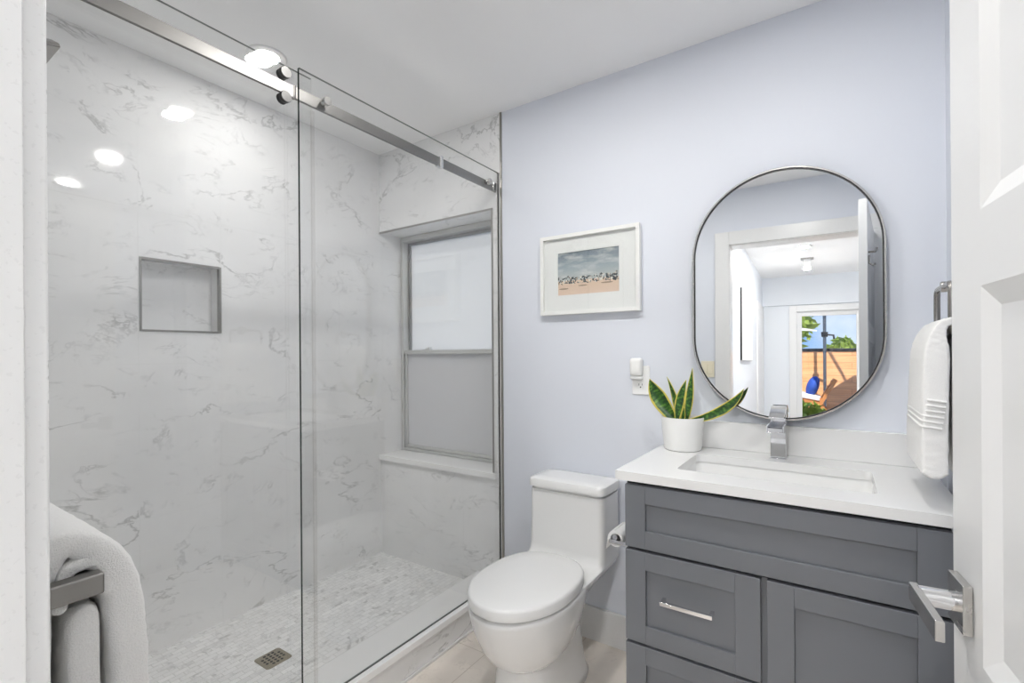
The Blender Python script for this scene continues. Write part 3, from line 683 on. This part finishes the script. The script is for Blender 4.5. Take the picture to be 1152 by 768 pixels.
# ------------------------------------------------------------------ snake plant
pcx, pcy = -.477, 1.8475
t = thing('potted_snake_plant', 'snake plant with yellow-edged leaves in a round white pot on the countertop', 'plant', (pcx, pcy, CZ1))
b = B().lathe([(0, .0002), (.058, .0002), (.064, .003), (.0665, .010), (.077, .119), (.0765, .122), (.0735, .122), (.0725, .119), (.070, .098), (0, .098)], (pcx, pcy, CZ1), n=56)
part(b, 'pot', 'pot', t)
b = B()
rings = []
for k in range(7):
    r = .0722*k/6; rings.append([(pcx+r*math.cos(2*math.pi*i/28), pcy+r*math.sin(2*math.pi*i/28), CZ1+.108+.006*noise.noise((r*60*math.cos(i), r*60*math.sin(i), k))) for i in range(28)])
b.loft(rings[1:], cap=True)
part(b, 'soil', 'soil', t)
def leaf(base, tip, wmax, bow, twist=0, wp=.55, fold=.18, face=Vector((0, -1, 0))):
    base, tip = Vector(base), Vector(tip); d = tip-base; L = d.length
    mid = (base+tip)/2 + Vector(bow); b = B(); nu, nv = 6, 22; vs = []; uvs = []
    for j in range(nv+1):
        s = j/nv; p = base*(1-s)**2 + mid*2*s*(1-s) + tip*s*s
        tg = ((mid-base)*(1-s) + (tip-mid)*s).normalized()
        side = tg.cross(face).normalized(); nrm = side.cross(tg).normalized()
        ang = twist*(s-.3); side2 = side*math.cos(ang)+nrm*math.sin(ang); nrm2 = nrm*math.cos(ang)-side*math.sin(ang)
        w = wmax*(.45 + .55*math.sin(min(1, s/wp)*math.pi/2)) if s < wp else wmax*max(0, 1-((s-wp)/(1-wp))**1.7)
        w = max(w, .0008)
        for i in range(nu+1):
            x = i/nu*2-1
            vs.append(p + side2*x*w/2 + nrm2*fold*w*(x*x-.5)); uvs.append((i/nu, s*L*6))
    fs = []
    for j in range(nv):
        for i in range(nu):
            a = j*(nu+1)+i; fs.append((a, a+1, a+nu+2, a+nu+1))
    b.add(vs, fs)
    o = part(b, 'leaf', 'snake', t, ang=80)
    ul = o.data.uv_layers.new(name='UVMap')
    for lp in o.data.loops: ul.data[lp.index].uv = uvs[lp.vertex_index]
    md = o.modifiers.new('s', 'SOLIDIFY'); md.thickness = .0022; md.offset = 0
    return o
zb = CZ1+.106
leaf((-.506, 1.846, zb), (-.600, 1.845, 1.150), .066, (-.022, 0, .012), twist=.5, wp=.5)
leaf((-.497, 1.868, zb), (-.541, 1.872, 1.158), .024, (.016, 0, .0), twist=.6, wp=.4)
leaf((-.494, 1.836, zb), (-.462, 1.846, 1.150), .034, (-.010, 0, .004), twist=-.4, wp=.45)
leaf((-.482, 1.858, zb), (-.480, 1.866, 1.102), .030, (.004, 0, .0), twist=.5, wp=.35)
leaf((-.462, 1.842, zb), (-.439, 1.842, 1.194), .030, (.004, 0, 0), twist=.7, wp=.45)
leaf((-.455, 1.845, zb), (-.268, 1.850, 1.122), .034, (.045, 0, -.030), twist=-.5, wp=.55)
leaf((-.522, 1.86, zb), (-.560, 1.868, 1.045), .014, (.0, 0, .0), twist=.3, wp=.3)
leaf((-.474, 1.828, zb), (-.466, 1.826, 1.052), .016, (.004, 0, 0), twist=.2, wp=.3)

# ------------------------------------------------------------------ cloth helper: a folded thick band
def band(path, th, xs, axis, flare=None, ends=(.25, .72, .93), wob=0, seed=0):
    """path: list of (p,z); th: thickness (list or number); xs: stations along the axis; returns B of a closed cushion-like band"""
    n = len(path); b = B(); rings = []
    nx_ = len(xs)
    for k, xx in enumerate(xs):
        e = min(k, nx_-1-k); sc = (ends[e] if e < len(ends) else 1)
        L, Rr = [], []
        for i, (p, z) in enumerate(path):
            a = Vector(path[max(i-1, 0)]); c = Vector(path[min(i+1, n-1)]); d = (c-a).normalized(); nn = Vector((d.y, -d.x))
            h = (th[i] if isinstance(th, (list, tuple)) else th)/2*sc
            wv = wob*noise.noise((xx*9+seed, i*.35, seed))
            L.append(Vector((p, z)) + nn*(h+wv)); Rr.append(Vector((p, z)) - nn*(h-wv))
        d0 = (Vector(path[0])-Vector(path[1])).normalized(); d1 = (Vector(path[-1])-Vector(path[-2])).normalized()
        h0 = (th[0] if isinstance(th, (list, tuple)) else th)/2*sc; h1 = (th[-1] if isinstance(th, (list, tuple)) else th)/2*sc
        loop = [(L[0]+Rr[0])/2 + d0*h0*.7] + L + [(L[-1]+Rr[-1])/2 + d1*h1*.7] + Rr[::-1]
        fl = flare(xx) if flare else None
        pts = []
        for q in loop:
            off = flare(xx, q.y) if flare else 0
            pts.append((xx+off, q.x, q.y) if axis == 'x' else (q.x, xx+off, q.y))
        rings.append(pts)
    b.loft(rings, cap=False)
    N_ = 2*n+2
    for k in (0, nx_-1):
        base = k*N_
        def Li(i): return base+1+i
        def Ri(i): return base+n+2+(n-1-i)
        for i in range(n-1): b.f.append([Li(i), Li(i+1), Ri(i+1), Ri(i)]); b.mi.append(0)
        b.f.append([base, Li(0), Ri(0)]); b.mi.append(0)
        b.f.append([Li(n-1), base+n+1, Ri(n-1)]); b.mi.append(0)
    return b
def cloth_fuzz(o, strength, size, sub=2):
    md = o.modifiers.new('sub', 'SUBSURF'); md.levels = sub; md.render_levels = sub
    tx = bpy.data.textures.new('fuzz', 'CLOUDS'); tx.noise_scale = size; tx.noise_depth = 2
    md = o.modifiers.new('d', 'DISPLACE'); md.texture = tx; md.strength = strength; md.mid_level = .5; md.texture_coords = 'LOCAL'
    if hasattr(tx, 'cloud_type'): tx.cloud_type = 'GRAYSCALE'
def fine(path, k=3):   # Catmull-Rom refinement
    P = [Vector(p) for p in path]; out = []
    for i in range(len(P)-1):
        p0, p1, p2, p3 = P[max(i-1, 0)], P[i], P[i+1], P[min(i+2, len(P)-1)]
        for j in range(k):
            s = j/k; out.append(.5*((2*p1)+(-p0+p2)*s+(2*p0-5*p1+4*p2-p3)*s*s+(-p0+3*p1-3*p2+p3)*s**3))
    out.append(P[-1]); return [tuple(p) for p in out]

# towel bar beside the door, with a folded bath towel
bx, by, bz = -.70, .187, .991
t = thing('towel_bar', 'square nickel towel bar left of the doorway carrying the folded bath towel', 'towel bar', (-.95, YF, bz))
part(B().box(-1.20, bx-.0202, by-.010, by+.010, bz-.010, bz+.010), 'bar', 'nickel', t, bevel=.002)
for xx in (bx, -1.20):
    part(B().box(xx-.020, xx, YF+.006, by+.0105, bz-.012, bz+.012), 'post', 'nickel', t, bevel=.0025)
    part(B().box(xx-.035, xx+.015, YF+.0005, YF+.0065, bz-.025, bz+.025), 'wall_plate', 'nickel', t, bevel=.001)
t = thing('bath_towel', 'thick white bath towel folded over the nickel bar left of the doorway', 'towel', (-.90, by, .7))
xs = [-.7215, -.724, -.729, -.736] + [-.75-.02*i for i in range(0, 15)] + [-1.044, -1.051, -1.056, -1.058]
EN = (.62, .84, .95)
o1 = part(band(fine([(.163, .965), (.165, .985), (.1685, 1.003), (.177, 1.0105), (.187, 1.012), (.197, 1.0095), (.2045, 1.002), (.2065, .985), (.206, .972)]), .018, xs, 'x', wob=.001, ends=EN), 'inner_fold', 'towel', t, ang=80)
cloth_fuzz(o1, .003, .010, 1)
o2 = part(band(fine([(.186, .50), (.186, .70), (.186, .86), (.186, .955)]), .034, [x-.004 for x in xs], 'x', wob=.002, seed=3, ends=EN), 'hanging_fold', 'towel', t, ang=80)
cloth_fuzz(o2, .004, .010, 1)
po = fine([(.139, .50), (.139, .75), (.140, .93), (.143, .990), (.153, 1.022), (.171, 1.038), (.192, 1.027), (.211, 1.000), (.2225, .965), (.2265, .925), (.228, .86), (.2290, .70), (.229, .50)])
o3 = part(band(po, [.034 + .007*max(0, min(1, (p-.19)/.025)) for p, z in po], xs, 'x', wob=.002, seed=1, ends=EN), 'outer_fold', 'towel', t, ang=80)
cloth_fuzz(o3, .004, .010, 1)

# hand towel ring on the right wall
rx, ry0, ry1, rzt, rzb = .220, 1.475, 1.665, 1.408, 1.296
t = thing('towel_ring', 'dark nickel towel ring on the right wall beside the open door', 'towel ring', (XR, 1.57, 1.41))
pth = []
for cy_, cz_, a0 in ((ry1-.02, rzt-.02, 0), (ry0+.02, rzt-.02, 90), (ry0+.02, rzb+.02, 180), (ry1-.02, rzb+.02, 270)):
    for i in range(6):
        a = R(a0+90*i/5); pth.append((rx, cy_+.02*math.cos(a), cz_+.02*math.sin(a)))
pth.append(pth[0]); pth.append(pth[1])
part(B().tube(pth, .0068, 12), 'ring', 'gun', t)
part(B().lathe([(0, .0), (.012, 0), (.013, .002), (.013, .05), (.020, .054), (.026, .058), (.026, .0655), (0, .0655)], (XR-.066, 1.57, 1.408), 'x', 28), 'post', 'gun', t)
t = thing('hand_towel', 'white hand towel with ribbed band hanging over the ring by the door', 'hand towel', (rx, 1.57, 1.15))
ys = [1.448, 1.450, 1.455, 1.463] + [1.48+.02*i for i in range(10)] + [1.672, 1.680, 1.686, 1.689]
def flare(yy, z=1.3): return (yy-1.575)*max(0, (1.30-z))*.75
pa = fine([(.183, .975), (.183, .99), (.184, 1.06), (.187, 1.15), (.190, 1.24), (.193, 1.285), (.203, 1.311), (.220, 1.3185), (.233, 1.310), (.242, 1.285), (.244, 1.24), (.245, 1.15), (.245, 1.06), (.245, .96)], 4)
th_ = []
for k_, (p, z) in enumerate(pa):
    lim = .048 if p < .215 else .034
    k = lim if z < 1.25 else max(.018, lim-(lim-.018)*min(1, (z-1.25)/.065))
    th_.append(k)
o4 = part(band(pa, th_, ys, 'y', flare=flare, wob=.001, seed=5, ends=(.80, .90, .97)), 'cloth', 'towel2', t, ang=80)
cloth_fuzz(o4, .0035, .009, 2)
bb = B()
for k in range(6):
    z = 1.080+.012*k; xf = .1598+.0016*k; yn = 1.447; 
    pth = [(xf, y+flare(y, z), z) for y in [1.655-.0195*i for i in range(10)]] + [(xf+.001, yn+.008+flare(yn, z), z), (xf+.007, yn+.0005+flare(yn, z), z-.0005)] + [(xf+.013+.0075*i, yn-.001+flare(yn, z), z-.001-.001*i) for i in range(4)]
    bb.tube(pth, .0030, 8)
part(bb, 'ribbed_band', 'towel2', t)

# ------------------------------------------------------------------ open bathroom door
hx, hy = .1322+.1235*.77, .885-.9923*.77
dang = math.atan2(.1235, .9923)            # leans towards -X
# local frame: +s runs from free edge to hinge, h outwards (-X side), built directly in world coordinates
ex = Vector((.1235, -.9923, 0)); hn = Vector((-.9923, -.1235, 0)); e0 = Vector((.1322, .885, 0))
def L2W(s, h, z): return e0 + ex*s + hn*h + Vector((0, 0, z))
class DB(B):
    def dbox(self, s0, s1, h0, h1, z0, z1, mi=0):
        o = len(self.v); self.box(s0, s1, h0, h1, z0, z1, mi)
        for i in range(o, len(self.v)): self.v[i] = L2W(*self.v[i])
        return self
DT = .035
panels = [(.322, .780), (.872, 1.329), (1.420, 1.880)]
b = DB()
b.dbox(0, .095, -DT, 0, .01, 2.03).dbox(.675, .77, -DT, 0, .01, 2.03)
zz = [.01] + [v for p in panels for v in p] + [2.03]
for k in range(0, len(zz), 2): b.dbox(.095, .675, -DT, 0, zz[k], zz[k+1])
for (z0, z1) in panels:
    b.dbox(.12, .65, -DT+.010, -.010, z0+.025, z1-.025)
    for hs_, hd_ in ((0, -.010), (-DT, -DT+.010)):       # sloped moulding round each panel
        o_ = [(.095, z0), (.675, z0), (.675, z1), (.095, z1)]; i_ = [(.12, z0+.025), (.65, z0+.025), (.65, z1-.025), (.12, z1-.025)]
        vs = [L2W(s, hs_, z) for s, z in o_] + [L2W(s, hd_, z) for s, z in i_]
        b.add(vs, [(k, (k+1) % 4, 4+(k+1) % 4, 4+k) for k in range(4)])
dr = struct(b, 'door_1', 'door', smooth=False)
b = DB().dbox(.0155, .0685, 0.0002, .0105, .894, .956)
rs = part(b, 'rosette', 'steel', dr, bevel=.001)
c0 = L2W(.042, 0, .925)
b = B().tube([L2W(.042, .0105, .925), L2W(.042, .048, .925)], .0125, 20)
part(b, 'lever_neck', 'chrome', dr)
b = DB().dbox(.029, .138, .046, .0555, .912, .9365)
part(b, 'lever', 'steel', dr, bevel=.0012)
b = DB().dbox(.0155, .0685, -DT-.010, -DT-.0002, .894, .956); part(b, 'rosette', 'steel', dr, bevel=.001)
b = DB().dbox(.035, .138, -DT-.052, -DT-.043, .912, .9365); b.tube([L2W(.042, -DT-.010, .925), L2W(.042, -DT-.044, .925)], .0125, 20); part(b, 'lever', 'steel', dr, bevel=.0012)
b = B().tube([L2W(.075, -DT-.0005, 1.775), L2W(.075, -DT-.03, 1.775), L2W(.075, -DT-.036, 1.785), L2W(.075, -DT-.036, 1.795)], .005, 10)
b.tube([L2W(.075, -DT-.004, 1.76), L2W(.075, -DT-.004, 1.72), L2W(.075, -DT-.02, 1.705), L2W(.075, -DT-.03, 1.715)], .005, 10)
b.v += []; part(b, 'robe_hook', 'gun', dr)
for z in (.25, 1.1, 1.82):
    part(B().tube([Vector((hx-.004, hy-.004, z-.045)), Vector((hx-.004, hy-.004, z+.045))], .007, 12), 'hinge', 'steel', dr)

# casing and jamb of the bathroom doorway
b = B()
JX0, JX1, JZ = -.56, .237, 2.045
b.box(JX0-.02, JX0, -.045, YF+.004, 0, JZ).box(JX1, JX1+.02, -.045, YF+.004, 0, JZ).box(JX0-.02, JX1+.02, -.045, YF+.004, JZ, JZ+.02)
struct(b, 'trim_5', 'trim', bevel=.001)
b = B()
for y0, y1 in ((YF+.0005, YF+.020), (-.051, -.0305)):
    b.box(JX0-.098, JX0-.004, y0, y1, 0, JZ+.098).box(JX0-.004, JX1+.098, y0, y1, JZ+.004, JZ+.098)
    b.box(JX1+.004, JX1+.098, y0, y1, 0, JZ+.004)
struct(b, 'trim_6', 'trim', bevel=.003)
# light switch by the casing
t = thing('light_switch', 'ivory double rocker light switch on the wall seen in the mirror', 'light switch', (-.70, YF, 1.17))
sx0 = -.755
part(B().box(sx0, sx0+.09, YF+.0005, YF+.006, 1.108, 1.225), 'cover_plate', 'ivory', t, bevel=.002)
for k in range(2):
    part(B().box(sx0+.012+.036*k, sx0+.042+.036*k, YF+.006, YF+.010, 1.133, 1.20), 'rocker', 'ivory', t, bevel=.001)

# ------------------------------------------------------------------ hallway behind the camera (seen in the mirror)
HY, HXL, HXR = -4.08, -.68, 1.35
struct(B().box(HXL-.15, HXL, HY, -.03, 0, ZC), 'wall_hallway_left', 'hallpaint', smooth=False)
struct(B().box(HXR, HXR+.15, HY, -.03, 0, ZC), 'wall_hallway_right', 'hallpaint', smooth=False)
struct(B().box(.60, HXR+.15, -.03, .12, 0, ZC), 'wall_hallway_near', 'hallpaint', smooth=False)
DX0, DX1, DZ = -.255, .66, 1.945
b = B().box(HXL-.15, DX0, HY-.15, HY, 0, ZC).box(DX1, HXR+.15, HY-.15, HY, 0, ZC).box(DX0, DX1, HY-.15, HY, DZ, ZC)
b.box(HXL, HXR, HY, HY+.03, 2.035, ZC)
struct(b, 'wall_hallway_end', 'hallpaint', smooth=False)
struct(B().box(HXL-.15, HXR+.15, HY-.15, -.03, ZC, ZC+.15), 'ceiling_hallway', 'ceil', smooth=False)
struct(B().box(HXL-.15, HXR+.15, HY-.15, -.03, -.1, 0), 'floor_hallway', 'woodfloor', smooth=False)
# casing at the end of the hall, patio door frame and glass
b = B().box(HXL, HXL+.02, -4.04, -3.18, 0, 2.02)
struct(b, 'trim_7', 'trim', bevel=.003)
b = B().box(DX0-.085, DX0+.005, HY, HY+.02, 0, DZ+.08).box(DX1-.005, DX1+.085, HY, HY+.02, 0, DZ+.08).box(DX0+.005, DX1-.005, HY, HY+.02, DZ-.005, DZ+.08)
struct(b, 'trim_8', 'trim', bevel=.003)
st = .068
b = B().box(DX0, DX0+st, HY-.07, HY-.03, .02, DZ).box(DX1-st-.15, DX1, HY-.07, HY-.03, .02, DZ).box(DX0+st, DX1-st-.15, HY-.07, HY-.03, DZ-st, DZ).box(DX0+st, DX1-st-.15, HY-.07, HY-.03, .02, .12)
d2r = struct(b, 'door_2', 'trim', bevel=.002)
part(B().box(DX0+st, DX1-st-.15, HY-.053, HY-.047, .12, DZ-st), 'pane', 'doorglass', d2r, smooth=False)
t = thing('hallway_picture', 'tall white picture with thin dark edge on the hallway wall seen in the mirror', 'picture', (HXL, -2.1, 1.61))
y0, y1, z0, z1 = -2.45, -1.50, 1.24, 1.975
part(B().box(HXL+.001, HXL+.018, y0, y1, z0, z1), 'frame', 'black', t, smooth=False)
part(B().box(HXL+.0182, HXL+.020, y0+.002, y1-.002, z0+.002, z1-.002), 'print', 'mat', t, smooth=False)
t = thing('ceiling_spotlight', 'small square white spotlight on a ceiling plate in the hallway mirror view', 'ceiling light', (-.11, -2.78, ZC))
part(B().box(-.175, -.045, -2.83, -2.73, ZC-.014, ZC-.0002), 'ceiling_plate', 'steel', t, bevel=.002)
part(B().box(-.146, -.074, -2.816, -2.744, ZC-.105, ZC-.014), 'housing', 'trim', t, bevel=.002)
part(B().box(-.142, -.078, -2.812, -2.748, ZC-.128, ZC-.1052), 'lens', 'hallglow', t, bevel=.002)
downlight(-.13, -1.20, ZC, 'round recessed downlight in the middle of the hallway ceiling outside the bathroom door', 'fillglow', 'hallway downlights')  # added lamp out of view, brightens the bathroom through the doorway
downlight(-.46, -.95, ZC, 'round recessed downlight in the hallway ceiling just outside the bathroom door', 'fillglow', 'hallway downlights')  # second added fill lamp, reaches the low back wall past the vanity
downlight(-.13, -2.10, ZC, 'round recessed downlight in the hallway ceiling seen in the mirror', 'hallglow', 'hallway downlights')

# ------------------------------------------------------------------ patio beyond the glass door
struct(B().box(-9, 9, -14, HY-.15, -.12, -.02), 'floor_patio', 'deck', smooth=False)
t = thing('wood_fence', 'orange horizontal board fence with dark cap across the patio in the mirror', 'fence', (0, -8.5, -.02))
part(B().box(-5, 5, -8.56, -8.5, -.02, 1.47), 'boards', 'fence', t, smooth=False)
part(B().box(-5, 5, -8.58, -8.48, 1.47, 1.535), 'cap_rail', 'black', t, bevel=.004)
t = thing('patio_umbrella', 'patio umbrella with dark pole and crank seen through the glass door in the mirror', 'umbrella', (.15, -7.8, -.02))
part(B().lathe([(0, 0), (.25, 0), (.25, .05), (.05, .08), (0, .08)], (.15, -7.8, -.02), n=32), 'base', 'black', t)
part(B().tube([(.15, -7.8, .06), (.15, -7.8, 2.9)], .030, 16), 'pole', 'gun', t)
part(B().lathe([(0, -.06), (.055, -.05), (.06, .05), (0, .06)], (.15, -7.8, 1.80), n=20).tube([(.15, -7.8, 1.8), (.30, -7.77, 1.78), (.31, -7.77, 1.70)], .02, 10), 'crank', 'black', t)
b = B(); apex = (1.42, -6.15, 2.85)
rm_ = [(1.42+1.3*math.cos(2*math.pi*i/16), -6.15+1.3*math.sin(2*math.pi*i/16), 2.45) for i in range(16)]
b.add([apex]+rm_, [(0, i+1, (i+1) % 16+1) for i in range(16)])
ob = part(b, 'canopy', 'whitecloth', t, smooth=False); md = ob.modifiers.new('s', 'SOLIDIFY'); md.thickness = .01
part(B().tube([(.15, -7.8, 2.88), (.8, -7.0, 2.95), (apex[0], apex[1], 2.93)], .025, 10), 'top_arm', 'gun', t)
b = B(); b.loft([[(-3.2, -9.1, 2.30), (-3.2, -10.4, 2.36), (-3.2, -10.4, 2.12), (-3.2, -9.1, 2.06)], [(-1.2, -9.1, 2.22), (-1.2, -10.4, 2.3), (-1.2, -10.4, 2.12), (-1.2, -9.1, 2.05)], [(.03, -9.1, 1.97), (.03, -9.3, 1.98), (.03, -9.3, 1.95), (.03, -9.1, 1.94)]])
solo(b, 'awning', 'whitecloth', 'white fabric awning above the fence left of the umbrella pole in the mirror', 'awning', loc=(-1.6, -9.7, 2.1))
# reclining wooden chair
t = thing('lounge_chair', 'wooden lounge chair with white seat cushion on the patio in the mirror', 'chair', (0, -7, -.02))
for yy in (-6.72, -7.28):
    part(B().tube([(.30, yy, .92), (.06, yy, .47), (-.02, yy, .36)], .030, 8, square=True), 'back_post', 'wood', t)
    part(B().tube([(-.42, yy, .56), (.02, yy, .47), (.24, yy, .24), (.38, yy, 0)], .028, 8, square=True), 'rear_leg', 'wood', t)
    part(B().tube([(-.36, yy, .0), (-.30, yy, .32), (-.22, yy, .53)], .028, 8, square=True), 'front_leg', 'wood', t)
b = B().loft([[(x, y, z) for x, z in ((-.45, .60), (.06, .51), (.07, .60), (-.44, .70))] for y in (-7.25, -6.75)])
part(b, 'seat_cushion', 'whitecloth', t, bevel=.02)
b = B()
for q_ in range(4):
    f0 = .12+.25*q_; xx, zz_ = .03+.25*f0, .50+.42*f0
    b.box(xx-.012, xx+.012, -7.25, -6.75, zz_-.03, zz_+.03)
part(b, 'back_slats', 'wood', t)
b = B(); rings = []
for k in range(13):
    a = math.pi*k/12; rings.append([(-.06+.07*math.cos(a)+.10*math.sin(a)*math.cos(2*math.pi*i/20)*.9, -7.0+  .23*math.sin(a)*math.sin(2*math.pi*i/20), .775+.19*math.cos(a)-.05*math.sin(a)*math.cos(2*math.pi*i/20)) for i in range(20)])
solo(B().loft(rings), 'throw_pillow', 'bluecloth', 'blue throw pillow leaning on the wooden lounge chair in the mirror', 'pillow', loc=(0, -7, .7), ang=70)
# greenery
def tree(name, label, c, rad, n, trunk, seed, leafs=.16):
    rnd = random.Random(seed); t = thing(name, label, 'tree' if trunk else 'shrub', (c[0], c[1], -.02), )
    b = B(); vs = []; fs = []
    for i in range(n):
        d = Vector((rnd.gauss(0, 1), rnd.gauss(0, 1), rnd.gauss(0, 1))).normalized() * (rnd.random()**.4)
        p = Vector((c[0]+d.x*rad[0], c[1]+d.y*rad[1], c[2]+d.z*rad[2]))
        u = Vector((rnd.gauss(0, 1), rnd.gauss(0, 1), rnd.gauss(0, 1))).normalized(); w = u.orthogonal().normalized(); s = leafs*(.6+.8*rnd.random())
        o = len(vs); vs += [p-u*s, p-w*s*.45, p+u*s, p+w*s*.45]; fs.append((o, o+1, o+2, o+3))
    b.add(vs, fs); o = part(b, 'foliage', 'leaf', t, smooth=False)
    part(B().tube([(c[0], c[1], -.02), (c[0]+.05, c[1], c[2]*.5), (c[0], c[1], c[2])], [.09, .07, .03] if trunk else .02, 8), 'trunk', 'bark', t)
    return t
tree('leafy_tree', 'bright green leafy tree above the fence left of the umbrella pole', (-1.0, -12.6, 2.45), (1.0, 1.0, 1.1), 900, True, 3)
tree('leafy_tree', 'small distant green tree above the fence right of the umbrella pole', (.72, -14.5, 1.55), (.42, .5, .5), 300, True, 5)
tree('garden_shrub', 'low green shrub at the foot of the lounge chair in the mirror', (-.10, -5.9, .34), (.28, .2, .20), 260, False, 9, .07)
